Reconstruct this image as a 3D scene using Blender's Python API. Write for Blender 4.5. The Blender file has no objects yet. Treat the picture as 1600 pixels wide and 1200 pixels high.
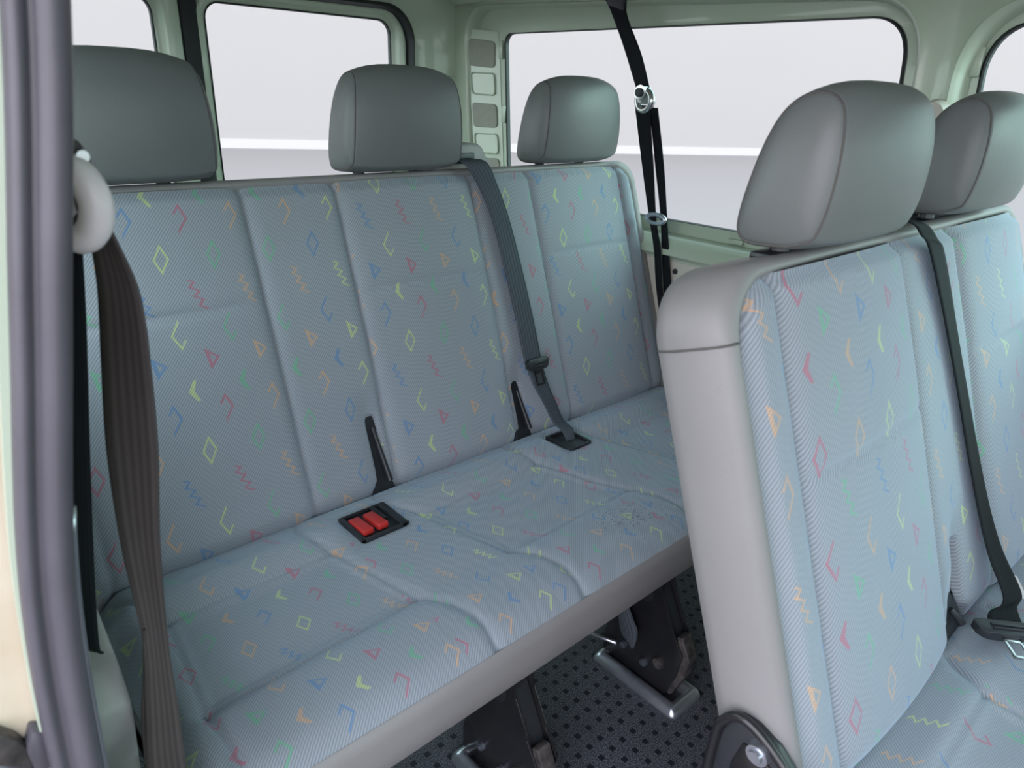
import bpy, bmesh, math, random
import numpy as np
from mathutils import Vector, Matrix

S = bpy.context.scene
COL = S.collection

# ------------------------------------------------------------------ camera
YAW, PITCH, ROLL, FPX = .7402, .3949, .0372, 1090.1
d = Vector((math.sin(YAW)*math.cos(PITCH), math.cos(YAW)*math.cos(PITCH), -math.sin(PITCH)))
r = Vector((math.cos(YAW), -math.sin(YAW), 0)); u = r.cross(d)
R = r*math.cos(ROLL)+u*math.sin(ROLL); U = -r*math.sin(ROLL)+u*math.cos(ROLL)
cam = bpy.data.cameras.new('camera'); camo = bpy.data.objects.new('camera', cam); COL.objects.link(camo)
m = Matrix((R, U, -d)).transposed().to_4x4(); m.translation = Vector((-.7363, -.991, 1.1561))
camo.matrix_world = m
cam.sensor_width = 36; cam.lens = FPX/1600*36; cam.clip_start = .02; cam.clip_end = 200
cam.dof.use_dof = True; cam.dof.focus_distance = 1.3; cam.dof.aperture_fstop = 8.0
S.camera = camo

# ------------------------------------------------------------------ light
S.view_settings.view_transform = 'Standard'; S.view_settings.look = 'None'
S.view_settings.gamma = 1; S.view_settings.use_curve_mapping = False
S.view_settings.exposure = -0.2
w = bpy.data.worlds.new('sky'); S.world = w; w.use_nodes = True
wt = w.node_tree; wt.nodes.clear()
tc = wt.nodes.new('ShaderNodeTexCoord'); dp = wt.nodes.new('ShaderNodeVectorMath'); dp.operation = 'DOT_PRODUCT'
dp.inputs[1].default_value = (-.93, -.30, .2)
cr = wt.nodes.new('ShaderNodeValToRGB'); mr = wt.nodes.new('ShaderNodeMapRange')
mr.inputs[1].default_value = -1; mr.inputs[2].default_value = 1
cr.color_ramp.elements[0].color = (.60, .74, .76, 1); cr.color_ramp.elements[1].color = (1.85, 1.78, 1.90, 1)
cr.color_ramp.elements[0].position = .2; cr.color_ramp.elements[1].position = .85
bg = wt.nodes.new('ShaderNodeBackground'); wo = wt.nodes.new('ShaderNodeOutputWorld')
sz = wt.nodes.new('ShaderNodeSeparateXYZ'); m2 = wt.nodes.new('ShaderNodeMapRange')   # bright hazy horizon, darker zenith
wt.links.new(tc.outputs['Generated'], sz.inputs[0]); wt.links.new(sz.outputs[2], m2.inputs[0])
for i, x in ((1, .0), (2, .85), (3, 3.3), (4, 3.0)): m2.inputs[i].default_value = x
wt.links.new(m2.outputs[0], bg.inputs[1])
wt.links.new(tc.outputs['Generated'], dp.inputs[0]); wt.links.new(dp.outputs['Value'], mr.inputs[0])
wt.links.new(mr.outputs[0], cr.inputs[0]); zr = wt.nodes.new('ShaderNodeValToRGB'); zr.color_ramp.elements[0].color = (1, 1, 1, 1); zr.color_ramp.elements[1].color = (.90, .97, 1.07, 1); zr.color_ramp.elements[1].position = .7
mxw = wt.nodes.new('ShaderNodeVectorMath'); mxw.operation = 'MULTIPLY'
wt.links.new(sz.outputs[2], zr.inputs[0]); wt.links.new(cr.outputs[0], mxw.inputs[0]); wt.links.new(zr.outputs[0], mxw.inputs[1]); wt.links.new(mxw.outputs[0], bg.inputs[0]); wt.links.new(bg.outputs[0], wo.inputs[0])
sl = bpy.data.lights.new('sun', 'SUN'); so = bpy.data.objects.new('sun', sl); COL.objects.link(so)
sl.energy = 2.1; sl.angle = math.radians(28); sl.color = (.74, 1, .93)
so.rotation_euler = Vector((.62, -.72, .36)).to_track_quat('Z', 'Y').to_euler(); so.location = (3, -4, 3)

# ------------------------------------------------------------------ node helpers
class V:
    """node-math value with operators"""
    nt = None
    def __init__(s, sock): s.s = sock
    @staticmethod
    def op(o, *a):
        n = V.nt.nodes.new('ShaderNodeMath'); n.operation = o
        for i, x in enumerate(a):
            if isinstance(x, V): V.nt.links.new(x.s, n.inputs[i])
            else: n.inputs[i].default_value = float(x)
        return V(n.outputs[0])
    def __add__(s, o): return V.op('ADD', s, o)
    __radd__ = __add__
    def __sub__(s, o): return V.op('SUBTRACT', s, o)
    def __rsub__(s, o): return V.op('SUBTRACT', o, s)
    def __mul__(s, o): return V.op('MULTIPLY', s, o)
    __rmul__ = __mul__
    def __truediv__(s, o): return V.op('DIVIDE', s, o)
    def abs(s): return V.op('ABSOLUTE', s)
    def lt(s, o): return V.op('LESS_THAN', s, o)
    def gt(s, o): return V.op('GREATER_THAN', s, o)
    def mx(s, o): return V.op('MAXIMUM', s, o)
    def mn(s, o): return V.op('MINIMUM', s, o)
    def wrap(s, p): return V.op('WRAP', s, p/2, -p/2)
    def fl(s): return V.op('FLOOR', s)

def base_mat(name):
    mt = bpy.data.materials.new(name); mt.use_nodes = True
    nt = mt.node_tree; b = nt.nodes['Principled BSDF']; V.nt = nt
    return mt, nt, b

def mixc(nt, fac, a, b):
    n = nt.nodes.new('ShaderNodeMix'); n.data_type = 'RGBA'
    for i, x in ((0, fac), (6, a), (7, b)):
        if isinstance(x, V): nt.links.new(x.s, n.inputs[i])
        elif isinstance(x, tuple): n.inputs[i].default_value = (*x, 1)
        elif isinstance(x, (int, float)): n.inputs[i].default_value = x
        else: nt.links.new(x, n.inputs[i])
    return n.outputs[2]

def noise(nt, scale, detail=3, vec=None):
    n = nt.nodes.new('ShaderNodeTexNoise'); n.inputs['Scale'].default_value = scale; n.inputs['Detail'].default_value = detail
    if vec is None:
        t = nt.nodes.new('ShaderNodeTexCoord'); vec = t.outputs['Object']
    nt.links.new(vec, n.inputs['Vector']); return V(n.outputs[0])

def bump(nt, b, h, strength, dist):
    n = nt.nodes.new('ShaderNodeBump'); n.inputs['Strength'].default_value = strength; n.inputs['Distance'].default_value = dist
    nt.links.new(h.s, n.inputs['Height']); nt.links.new(n.outputs[0], b.inputs['Normal'])

def simple(name, c1, c2=None, rough=.5, metal=0, nscale=20, bscale=0, bs=.2, bd=.001, spec=.5, coat=0):
    mt, nt, b = base_mat(name)
    c2 = c2 or tuple(x*.8 for x in c1)
    n = noise(nt, nscale, 5)
    nt.links.new(mixc(nt, V.op('MULTIPLY_ADD', n, 1.8, -.4), c2, c1), b.inputs['Base Color'])
    b.inputs['Roughness'].default_value = rough; b.inputs['Metallic'].default_value = metal
    b.inputs['Specular IOR Level'].default_value = spec; b.inputs['Coat Weight'].default_value = coat
    if bscale: bump(nt, b, noise(nt, bscale, 4), bs, bd)
    return mt

def fabric_mat(name, motifs=True, worn=None):
    mt, nt, b = base_mat(name)
    uv = nt.nodes.new('ShaderNodeUVMap'); sep = nt.nodes.new('ShaderNodeSeparateXYZ'); nt.links.new(uv.outputs[0], sep.inputs[0])
    u, v = V(sep.outputs[0]), V(sep.outputs[1])
    # twill
    ph = (u*.77-v*.64)*(2*math.pi/.0037)
    st = V.op('SINE', ph)*.5+.5
    n1 = noise(nt, 9, 4, uv.outputs[0]); n2 = noise(nt, 900, 2, uv.outputs[0])
    stc = (st*.58+n2*.75-.165)
    light, dark = (.362, .400, .436), (.136, .158, .184)
    base = mixc(nt, stc, dark, light)
    base = mixc(nt, (n1-.5)*.5+.12, base, (.235, .248, .262))
    if motifs:
        P = .303
        def row(c, odd):
            y = (v+c).wrap(P)
            uu = u-.04 if odd else u
            x = uu.wrap(.08)
            k = V.op('ROUND', uu/.08)*2+(1 if odd else 0)
            return x, y, k
        # hook
        ma, ks = [], []
        def dia(x, y, a, bb): return x.abs()/a+y.abs()/bb
        x, y, kA = row(0.0, 0); xs = x-y*.18
        ma.append((kA, ((dia(xs, y, .0135, .0235)-.86).abs().lt(.15))*(xs.gt(-.0005).mx(y.gt(.0075)))))
        x, y, kB = row(.0595, 1); xs = x-y*.12
        ma.append((kB, (dia(xs, y, .0118, .0235)-.86).abs().lt(.15)))
        x, y, kA2 = row(.119, 0)
        tri = ((y+.002).wrap(.0145).abs()-.0036)*-1.5
        ma.append((kA2, ((x+y*.30+tri).abs().lt(.0026))*(y.abs().lt(.0245))))
        x, y, kB2 = row(.1765, 1); xs = x-y*.10
        ma.append((kB2, ((dia(xs, y, .0140, .0245)-.87).abs().lt(.13))*(xs.lt(.0003).mx(y.lt(-.009)))))
        x, y, kA3 = row(.2205, 0); xs = x+.009+y*.12
        dd = (xs*-1/.020).mx(xs/.020+y.abs()/.0175-1)
        ma.append((kA3, dd.lt(0)*dd.gt(-.27)))
        x, y, kB3 = row(.266, 1); xs = x-y.abs()*.62+.009
        ma.append((kB3, xs.gt(0)*xs.lt(.0085-y.abs()*.20)*y.abs().lt(.0165)))
        tot = None; kk = None
        for k, mm in ma:
            tot = mm if tot is None else tot+mm
            kk = k*mm if kk is None else kk+k*mm
        ci = V.op('FLOORED_MODULO', kk, 5)
        cols = [(.07, .20, .42), (.50, .60, .20), (.42, .09, .14), (.11, .40, .20), (.58, .34, .17)]  # blue yellow red green orange
        c = cols[0]
        for i in range(1, 5):
            c = mixc(nt, (ci-i).abs().lt(.5), c, cols[i])
        dots = V.op('SINE', (u*.5+v*.86)*(2*math.pi/.0028))*.5+.5
        fac = tot*(st*.40+dots*.40+.20).mn(.85)
        base = mixc(nt, fac, base, c)
    if worn:                                  # dark specks of dirt on one patch of the cloth
        tc_ = nt.nodes.new('ShaderNodeTexCoord'); sp = nt.nodes.new('ShaderNodeSeparateXYZ'); nt.links.new(tc_.outputs['Object'], sp.inputs[0])
        dx, dy = V(sp.outputs[0])-worn[0], V(sp.outputs[1])-worn[1]
        rr = V.op('SQRT', dx*dx+dy*dy*2.2)
        sk = (noise(nt, 230, 2)-(rr*1.6+.54)).gt(0)
        base = mixc(nt, sk*.65, base, (.05, .05, .05))
    nt.links.new(base, b.inputs['Base Color'])
    b.inputs['Roughness'].default_value = .85; b.inputs['Specular IOR Level'].default_value = .25
    b.inputs['Sheen Weight'].default_value = .5; b.inputs['Sheen Roughness'].default_value = .5
    b.inputs['Sheen Tint'].default_value = (.62, .80, 1, 1)  # blue cast of the sky put into the sheen colour
    bump(nt, b, st, .3, .0006)
    return mt

def mat_floor():
    mt, nt, b = base_mat('rubber_mat')
    t = nt.nodes.new('ShaderNodeTexCoord'); sep = nt.nodes.new('ShaderNodeSeparateXYZ'); nt.links.new(t.outputs['Object'], sep.inputs[0])
    x, y = V(sep.outputs[0]), V(sep.outputs[1])
    p = .031
    xx = (x-.1735).wrap(p).abs(); yy = (y+.297).wrap(p).abs()
    dd = xx.mx(yy)
    sq = dd.lt(.0058); rim = dd.lt(.0068)*(1-sq)
    n = noise(nt, 420, 2); n2 = noise(nt, 6, 4)
    f = V.op('MULTIPLY_ADD', n-.5, 6.0, .36).mx(0).mn(1)
    base = mixc(nt, f, (.016, .021, .029), (.185, .195, .215))
    base = mixc(nt, n2*.5, base, (.025, .032, .042))
    base = mixc(nt, rim*.5, base, (.14, .14, .14))
    base = mixc(nt, sq, base, (.006, .009, .016))
    nt.links.new(base, b.inputs['Base Color']); b.inputs['Roughness'].default_value = .6
    bump(nt, b, n*.4-sq, .5, .001)
    return mt

def mat_glass():
    mt = bpy.data.materials.new('window_glass'); mt.use_nodes = True; nt = mt.node_tree; nt.nodes.clear()
    o = nt.nodes.new('ShaderNodeOutputMaterial'); mx = nt.nodes.new('ShaderNodeMixShader')
    tr = nt.nodes.new('ShaderNodeBsdfTransparent'); gl = nt.nodes.new('ShaderNodeBsdfGlossy'); fr = nt.nodes.new('ShaderNodeFresnel')
    tr.inputs[0].default_value = (.84, 1.0, .95, 1); gl.inputs['Roughness'].default_value = .02; fr.inputs[0].default_value = 1.045
    nt.links.new(fr.outputs[0], mx.inputs[0]); nt.links.new(tr.outputs[0], mx.inputs[1]); nt.links.new(gl.outputs[0], mx.inputs[2])
    nt.links.new(mx.outputs[0], o.inputs[0]); return mt

def mat_webbing(name, c, c2):
    mt, nt, b = base_mat(name)
    uv = nt.nodes.new('ShaderNodeUVMap'); sep = nt.nodes.new('ShaderNodeSeparateXYZ'); nt.links.new(uv.outputs[0], sep.inputs[0])
    s1 = V.op('SINE', V(sep.outputs[0])*(2*math.pi*6))*.5+.5
    s2 = V.op('SINE', (V(sep.outputs[1])+V(sep.outputs[0])*.02)*(2*math.pi/.0022))*.5+.5
    n = noise(nt, 30, 3)
    nt.links.new(mixc(nt, s1*.5+s2*.2+n*.3, c, c2), b.inputs['Base Color'])
    b.inputs['Roughness'].default_value = .75; b.inputs['Specular IOR Level'].default_value = .18
    bump(nt, b, s2, .3, .0004)
    return mt

M = {}
M['fabric'] = fabric_mat('patterned_seat_fabric')
M['fabric_worn'] = fabric_mat('patterned_seat_fabric_specked', True, (.105, -.345))
M['vinyl'] = simple('grey_vinyl', (.235, .230, .228), (.205, .20, .198), .48, nscale=6, bscale=420, bs=.35, bd=.0006)
M['vinyl_head'] = simple('headrest_vinyl', (.150, .162, .160), (.130, .142, .141), .42, nscale=7, bscale=380, bs=.3, bd=.0006)
M['thread'] = simple('seam_thread', (.10, .095, .09), None, .7)
M['paint'] = simple('green_lit_body_paint', (.45, .53, .41), (.41, .49, .38), .30, nscale=3, bscale=8, bs=.08, bd=.004, coat=.3)  # green light from the tinted windows is mixed into this paint colour
M['cream'] = simple('sunlit_cream_paint', (.52, .47, .37), (.42, .36, .25), .4, nscale=14, bscale=30, bs=.1, bd=.002)
M['pad'] = simple('trim_board', (.30, .31, .26), (.27, .28, .24), .7, nscale=60)
M['plastic'] = simple('grey_plastic', (.34, .345, .335), (.29, .3, .29), .5, nscale=40, bscale=300, bs=.2, bd=.0005)
M['white_plastic'] = simple('off_white_plastic', (.80, .77, .78), (.72, .69, .70), .35, nscale=15)
M['black'] = simple('black_plastic', (.022, .026, .03), (.014, .016, .02), .4, nscale=30, bscale=300, bs=.15, bd=.0004)
M['gasket'] = simple('black_rubber_gasket', (.012, .016, .018), None, .5)
M['seal'] = simple('grey_rubber_seal', (.088, .084, .100), (.058, .056, .067), .40, nscale=11, bscale=60, bs=.25, bd=.001)
M['blackmetal'] = simple('black_painted_steel', (.008, .009, .012), (.016, .015, .016), .34, nscale=25, coat=.15)
M['worn'] = simple('worn_bare_steel', (.13, .115, .11), (.012, .012, .014), .42, .3, nscale=70)
M['bolt'] = simple('dull_bolt_steel', (.16, .18, .22), (.08, .09, .11), .4, .5)
M['steel'] = simple('polished_steel', (.62, .62, .62), (.45, .46, .47), .22, 1, nscale=18)
M['alu'] = simple('scuffed_aluminium', (.60, .63, .68), (.40, .43, .48), .28, .88, nscale=25, bscale=90, bs=.15, bd=.001)
M['red'] = simple('red_button_plastic', (.52, .035, .03), (.42, .025, .025), .35)
M['web'] = mat_webbing('black_webbing', (.005, .007, .009), (.011, .014, .017))
M['web_brown'] = mat_webbing('dusty_dark_webbing', (.040, .036, .036), (.085, .075, .071))
M['web_blue'] = mat_webbing('grey_webbing', (.030, .038, .046), (.085, .10, .12))  # lighter blue-grey weave colours than the black webbing
M['floor'] = mat_floor()
M['glass'] = mat_glass()
M['wallout'] = simple('white_studio_wall', (.320, .262, .262), (.315, .257, .257), .9, nscale=.3)
M['railout'] = simple('white_skirting', (.43, .355, .367), (.425, .35, .362), .7, nscale=.3)
M['groundout'] = simple('pale_grey_ground', (.205, .160, .160), (.20, .157, .157), .9, nscale=.3)
M['cream_trim'] = simple('cream_trim_panel', (.60, .57, .50), (.55, .52, .46), .5, nscale=20)

# ------------------------------------------------------------------ object helpers
def wloc(o):
    v = Vector((0, 0, 0))
    while o is not None:
        v += o.location; o = o.parent
    return v

def link(name, me, mat, parent=None, smooth=True):
    ob = bpy.data.objects.new(name, me); COL.objects.link(ob)
    if mat: me.materials.append(mat)
    if parent is not None:
        ob.parent = parent; off = wloc(parent)
    else:
        # origin at the base centre
        n = len(me.vertices); co = np.empty(n*3); me.vertices.foreach_get('co', co); co = co.reshape(-1, 3)
        off = Vector(((co[:, 0].min()+co[:, 0].max())/2, (co[:, 1].min()+co[:, 1].max())/2, co[:, 2].min()))
        if name == 'floor': off = Vector((0, 0, 0))
        ob.location = off
    if off.length > 0: me.transform(Matrix.Translation(-off))
    if smooth:
        for p in me.polygons: p.use_smooth = True
    me.update()
    return ob

def mesh(name, verts, faces, mat, parent=None, uvs=None, smooth=True, sharp=None):
    me = bpy.data.meshes.new(name)
    me.from_pydata([tuple(map(float, v)) for v in verts], [], faces)
    if uvs is not None:
        l = me.uv_layers.new(name='UVMap')
        li = np.empty(len(me.loops), int); me.loops.foreach_get('vertex_index', li)
        l.data.foreach_set('uv', np.asarray(uvs, dtype=np.float32)[li].ravel())
    o = link(name, me, mat, parent, smooth)
    if sharp: me.set_sharp_from_angle(angle=math.radians(sharp))
    return o

def from_bm(name, bm, mat, parent=None, smooth=True, sharp=35):
    bmesh.ops.recalc_face_normals(bm, faces=bm.faces)
    me = bpy.data.meshes.new(name); bm.to_mesh(me); bm.free()
    o = link(name, me, mat, parent, smooth)
    if smooth and sharp: me.set_sharp_from_angle(angle=math.radians(sharp))
    return o

def struct(o): o['kind'] = 'structure'; return o

def thing(name, label, cat, loc=(0, 0, 0), group=None):
    o = bpy.data.objects.new(name, None); COL.objects.link(o); o.location = loc; o.empty_display_size = .1
    o['label'] = label; o['category'] = cat
    if group: o['group'] = group
    return o

def tag(o, label, cat, group=None):
    o['label'] = label; o['category'] = cat
    if group: o['group'] = group
    return o

def add_box(bm, c, s, bev=0, seg=2, mat=None):
    res = bmesh.ops.create_cube(bm, size=1); vs = res['verts']
    bmesh.ops.scale(bm, vec=s, verts=vs)
    if bev:
        es = list({e for v in vs for e in v.link_edges})
        rb = bmesh.ops.bevel(bm, geom=es, offset=bev, segments=seg, affect='EDGES', profile=.5)
        vs = list({v for v in rb['verts']} | {v for v in vs if v.is_valid})
    if mat is not None: bmesh.ops.transform(bm, matrix=mat, verts=vs)
    bmesh.ops.translate(bm, vec=c, verts=vs)
    return vs

def add_cyl(bm, a, b, r1, r2=None, seg=20):
    a, b = Vector(a), Vector(b); ax = b-a
    res = bmesh.ops.create_cone(bm, cap_ends=True, segments=seg, radius1=r1, radius2=r1 if r2 is None else r2, depth=ax.length)
    q = ax.to_track_quat('Z', 'Y').to_matrix().to_4x4()
    bmesh.ops.transform(bm, matrix=Matrix.Translation((a+b)/2) @ q, verts=res['verts'])
    return res['verts']

def add_prism(bm, poly, axis, lo, hi, bev=0, seg=2):
    """poly: list of 2-D points in the other two axes (cyclic order), extruded along axis lo..hi"""
    def P(p, k):
        if axis == 0: return (k, p[0], p[1])
        if axis == 1: return (p[0], k, p[1])
        return (p[0], p[1], k)
    a = [bm.verts.new(P(p, lo)) for p in poly]; b = [bm.verts.new(P(p, hi)) for p in poly]
    fs = [bm.faces.new(a), bm.faces.new(b[::-1])]
    n = len(poly)
    for i in range(n): fs.append(bm.faces.new((a[i], b[i], b[(i+1) % n], a[(i+1) % n])))
    if bev:
        es = list({e for f in fs for e in f.edges})
        bmesh.ops.bevel(bm, geom=es, offset=bev, segments=seg, affect='EDGES', profile=.5, clamp_overlap=True)

def bez(pts, n=8):
    """Catmull-Rom through points"""
    P = np.array(pts, float); out = []
    Q = np.vstack([2*P[0]-P[1], P, 2*P[-1]-P[-2]])
    for i in range(len(P)-1):
        p0, p1, p2, p3 = Q[i:i+4]
        for t in np.linspace(0, 1, n, endpoint=False):
            out.append(.5*((2*p1)+(-p0+p2)*t+(2*p0-5*p1+4*p2-p3)*t*t+(-p0+3*p1-3*p2+p3)*t**3))
    out.append(P[-1]); return np.array(out)

def tube(name, pts, rad, mat, parent=None, seg=10, prof=None, closed=False):
    P = np.array(pts, float); n = len(P)
    T = np.gradient(P, axis=0)
    if closed: T = np.roll(P, -1, 0)-np.roll(P, 1, 0)
    T /= np.linalg.norm(T, axis=1)[:, None]
    up = np.array([0, 0, 1.]) if abs(T[0][2]) < .8 else np.array([0, 1., 0])
    vs = []; N = None
    for i in range(n):
        N = (up if N is None else N); N = N-T[i]*(N@T[i]); N /= np.linalg.norm(N); B = np.cross(T[i], N)
        for k in range(seg):
            a = 2*math.pi*k/seg
            vs.append(P[i]+rad*(math.cos(a)*N+math.sin(a)*B))
    fs = []
    for i in range(n if closed else n-1):
        j = (i+1) % n
        for k in range(seg):
            fs.append((i*seg+k, i*seg+(k+1) % seg, j*seg+(k+1) % seg, j*seg+k))
    if not closed:
        fs.append(tuple(range(seg))[::-1]); fs.append(tuple((n-1)*seg+k for k in range(seg)))
    return mesh(name, vs, fs, mat, parent)

def ribbon(name, left, right, mat, parent=None, th=.0022, n=8, nw=6, curl=0.0):
    """webbing between a left and a right edge polyline, with thickness"""
    L, Rr = bez(left, n), bez(right, n); k = len(L)
    seglen = np.r_[0, np.cumsum(np.linalg.norm(np.diff((L+Rr)/2, axis=0), axis=1))]
    T = np.gradient((L+Rr)/2, axis=0); W = Rr-L; Nn = np.cross(T, W); Nn /= np.linalg.norm(Nn, axis=1)[:, None]+1e-12
    vs, uv, fs = [], [], []
    for side in (1, -1):
        for i in range(k):
            for j in range(nw+1):
                f = j/nw
                vs.append(L[i]*(1-f)+Rr[i]*f+Nn[i]*(side*th/2+curl*math.sin(math.pi*f))); uv.append((f, seglen[i]))
    A = k*(nw+1)
    for i in range(k-1):
        for j in range(nw):
            a = i*(nw+1)+j; b = a+1; c = b+nw+1; e = a+nw+1
            fs.append((a, b, c, e)); fs.append((A+a, A+e, A+c, A+b))
        for j in (0, nw):
            a = i*(nw+1)+j; e = a+nw+1
            fs.append((a, e, A+e, A+a) if j == 0 else (a, A+a, A+e, e))
    for i in (0, k-1):
        for j in range(nw):
            a = i*(nw+1)+j
            fs.append((a, A+a, A+a+1, a+1) if i == 0 else (a, a+1, A+a+1, A+a))
    return mesh(name, vs, fs, mat, parent, uv)

def loft(sections, closed_ends=True):
    """sections: list of equal-length loops -> verts, faces"""
    n = len(sections[0]); vs = [p for s in sections for p in s]; fs = []
    for i in range(len(sections)-1):
        for k in range(n):
            fs.append((i*n+k, i*n+(k+1) % n, (i+1)*n+(k+1) % n, (i+1)*n+k))
    if closed_ends:
        fs.append(tuple(range(n))[::-1]); fs.append(tuple((len(sections)-1)*n+k for k in range(n)))
    return vs, fs

def rrect(x0, x1, y0, y1, rad, n=8):
    """rounded rectangle loop; rad = single or (bl, br, tr, tl)"""
    rr = rad if isinstance(rad, (tuple, list)) else (rad,)*4
    out = []
    for (cx, cy, q, a0) in ((x0, y0, rr[0], math.pi), (x1, y0, rr[1], 1.5*math.pi), (x1, y1, rr[2], 0), (x0, y1, rr[3], .5*math.pi)):
        ox = cx+(q if cx == x0 else -q); oy = cy+(q if cy == y0 else -q)
        for k in range(n+1):
            a = a0+.5*math.pi*k/n; out.append((ox+q*math.cos(a), oy+q*math.sin(a)))
    return out

def rquad(c, rad, n=8):
    """rounded convex quad c = [bl, br, tr, tl]"""
    out = []
    rr = rad if isinstance(rad, (tuple, list)) else (rad,)*4
    for i in range(4):
        p = np.array(c[i], float); a = np.array(c[i-1], float)-p; b = np.array(c[(i+1) % 4], float)-p
        a /= np.linalg.norm(a); b /= np.linalg.norm(b); q = rr[i]
        for k in range(n+1):
            t = k/n
            out.append(tuple((1-t)**2*(p+a*q)+2*t*(1-t)*(p+.15*q*(a+b)*.3)+t*t*(p+b*q)))
    return out

def ringwall(name, loops, mat, parent=None, sharp=40):
    """bridge consecutive 3-D loops (open rings) into one surface"""
    vs, fs = loft(loops, False)
    o = mesh(name, vs, fs, mat, parent)
    o.data.set_sharp_from_angle(angle=math.radians(sharp))
    return o

def sm(x): x = np.clip(x, 0, 1); return x*x*(3-2*x)

def segdist(X, Y, poly):
    D = np.full(X.shape, 9.)
    for (a, b) in zip(poly[:-1], poly[1:]):
        ax, ay = a; bx, by = b; dx, dy = bx-ax, by-ay
        t = np.clip(((X-ax)*dx+(Y-ay)*dy)/(dx*dx+dy*dy+1e-12), 0, 1)
        D = np.minimum(D, np.hypot(X-ax-t*dx, Y-ay-t*dy))
    return D

def inpoly(X, Y, poly):
    ins = np.zeros(X.shape, bool); n = len(poly)
    for i in range(n):
        x1, y1 = poly[i]; x2, y2 = poly[(i+1) % n]
        c = ((y1 > Y) != (y2 > Y)) & (X < (x2-x1)*(Y-y1)/(y2-y1+1e-12)+x1)
        ins ^= c
    return ins

def gridmesh(name, P, uv, mat, parent):
    nv, nu = P.shape[:2]
    idx = np.arange(nv*nu).reshape(nv, nu)
    fs = np.stack([idx[:-1, :-1], idx[:-1, 1:], idx[1:, 1:], idx[1:, :-1]], -1).reshape(-1, 4)
    return mesh(name, P.reshape(-1, 3), fs.tolist(), mat, parent, uv.reshape(-1, 2))

# ------------------------------------------------------------------ benches
CZ = .454
BL = math.hypot(.2, .56)                     # crease to top along the recline
def bpt(x, t, n, y0):
    """backrest frame -> world; t in 0..1 up the recline, n outward (forward)"""
    return np.stack([x, y0+.2*t-n*.56/BL, CZ+.56*t+n*.2/BL*-1*-1], -1)

def backrest(root, x0, x1, y0, pans, seams, slots, rc, uoff, inset=.025, th=.105, vin=None, puff=.010, seam_t=None):
    nx, nt_ = int((x1-x0)/.0045), 150
    xs = np.linspace(x0+inset, x1-inset, nx)
    vv = np.linspace(0, 1, nt_)
    X, Vv = np.meshgrid(xs, vv)
    e = np.minimum(X-(x0+inset), (x1-inset)-X)
    rad = .05+rc*BL*.5
    ttop = .972-(rad-np.sqrt(np.maximum(rad**2-np.clip(rad-e, 0, rad)**2, 0)))/BL
    T = -.05+(ttop+.05)*Vv
    H = np.zeros_like(X)
    Tm = T*BL
    for (a, b, hs) in pans:          # pan between seams a,b; hs = height of horizontal seam
        w_ = (X-a)/(b-a); ins = (w_ > 0) & (w_ < 1)
        H += np.where(ins, puff*np.sin(np.pi*np.clip(w_, 0, 1))**.6, 0)
        hsm = hs*BL
        H -= np.where(ins, .005*np.exp(-((Tm-hsm)/.006)**2)*np.sin(np.pi*np.clip(w_, 0, 1))**.3, 0)
    for (sx, top) in seams:
        D = np.abs(X-(sx+.012*np.clip((T-.75)/.25, -0.2, 1)*top))
        H -= .0055*np.exp(-(D/.0042)**2)+.004*np.exp(-(D/.013)**2)
    for (sx, tt, wd) in slots:
        D = np.abs(X-sx); ww = wd*(1+1.3*sm((.07-T)/.10))
        ins = sm((ww-D)/.009)*sm((tt-T)/.03)
        H -= .075*ins
        H -= .010*np.exp(-(D/.03)**2)*sm((tt+.12-T)/.12)
    H -= .0125*(1-sm(e/.024))                 # roll to the vinyl edge
    H -= .0125*sm((Vv-.965)/.035)
    H -= .022*sm((.05-T)/.08)                # tuck into the crease
    P = bpt(X, T, H, y0)
    # pattern offset changes from cloth panel to cloth panel
    uo = np.zeros_like(X)
    to = np.zeros_like(X)
    for (a, b, o_, *q) in uoff:
        uo = np.where((X >= a) & (X < b), o_, uo); to = np.where((X >= a) & (X < b), q[0] if q else 0, to)
    uv = np.stack([X-uo, Tm-(.895+to)*BL], -1)
    gridmesh('backrest_fabric', P, uv, M['fabric'], root)
    # vinyl shell wrapping sides, top and back
    def loop(ins_, n, bot=.02):
        L = rrect(x0+ins_, x1-ins_, -.10*BL+0, 1.0*BL-ins_*.62, (.02, .02, .05+rc*BL*.5, .05+rc*BL*.5), 8)
        a = np.array(L); return [tuple(p) for p in bpt(a[:, 0], a[:, 1]/BL, np.full(len(a), n), y0)]
    secs = [loop(.062, -.034), loop(.040, -.026), loop(.027, -.012), loop(.018, -.007), loop(.008, -.011), loop(.001, -.022), loop(-.003, -.05), loop(-.003, -.075), loop(.004, -th+.012), loop(.016, -th+.003), loop(.035, -th-.003), loop(.08, -th-.012)]
    vs, fs = loft(secs, False); n_ = len(secs[0]); fs.append(tuple((len(secs)-1)*n_+k for k in range(n_)))
    o = mesh('backrest_cover', vs, fs, vin or M['vinyl'], root)
    if seam_t:
        pts = [tuple(bpt(np.array([x0+i]), np.array([seam_t]), np.array([n]), y0)[0]) for i, n in ((.017, -.0062), (.008, -.0102), (.0005, -.0215), (-.0038, -.05), (-.0038, -.075), (.0035, -th+.0115))]
        tube('cover_seam', bez(pts, 3), .0013, M['thread'], root, 6)
    o['label'] = 'smooth grey vinyl sides, top and back of the backrest'
    return o

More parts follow.
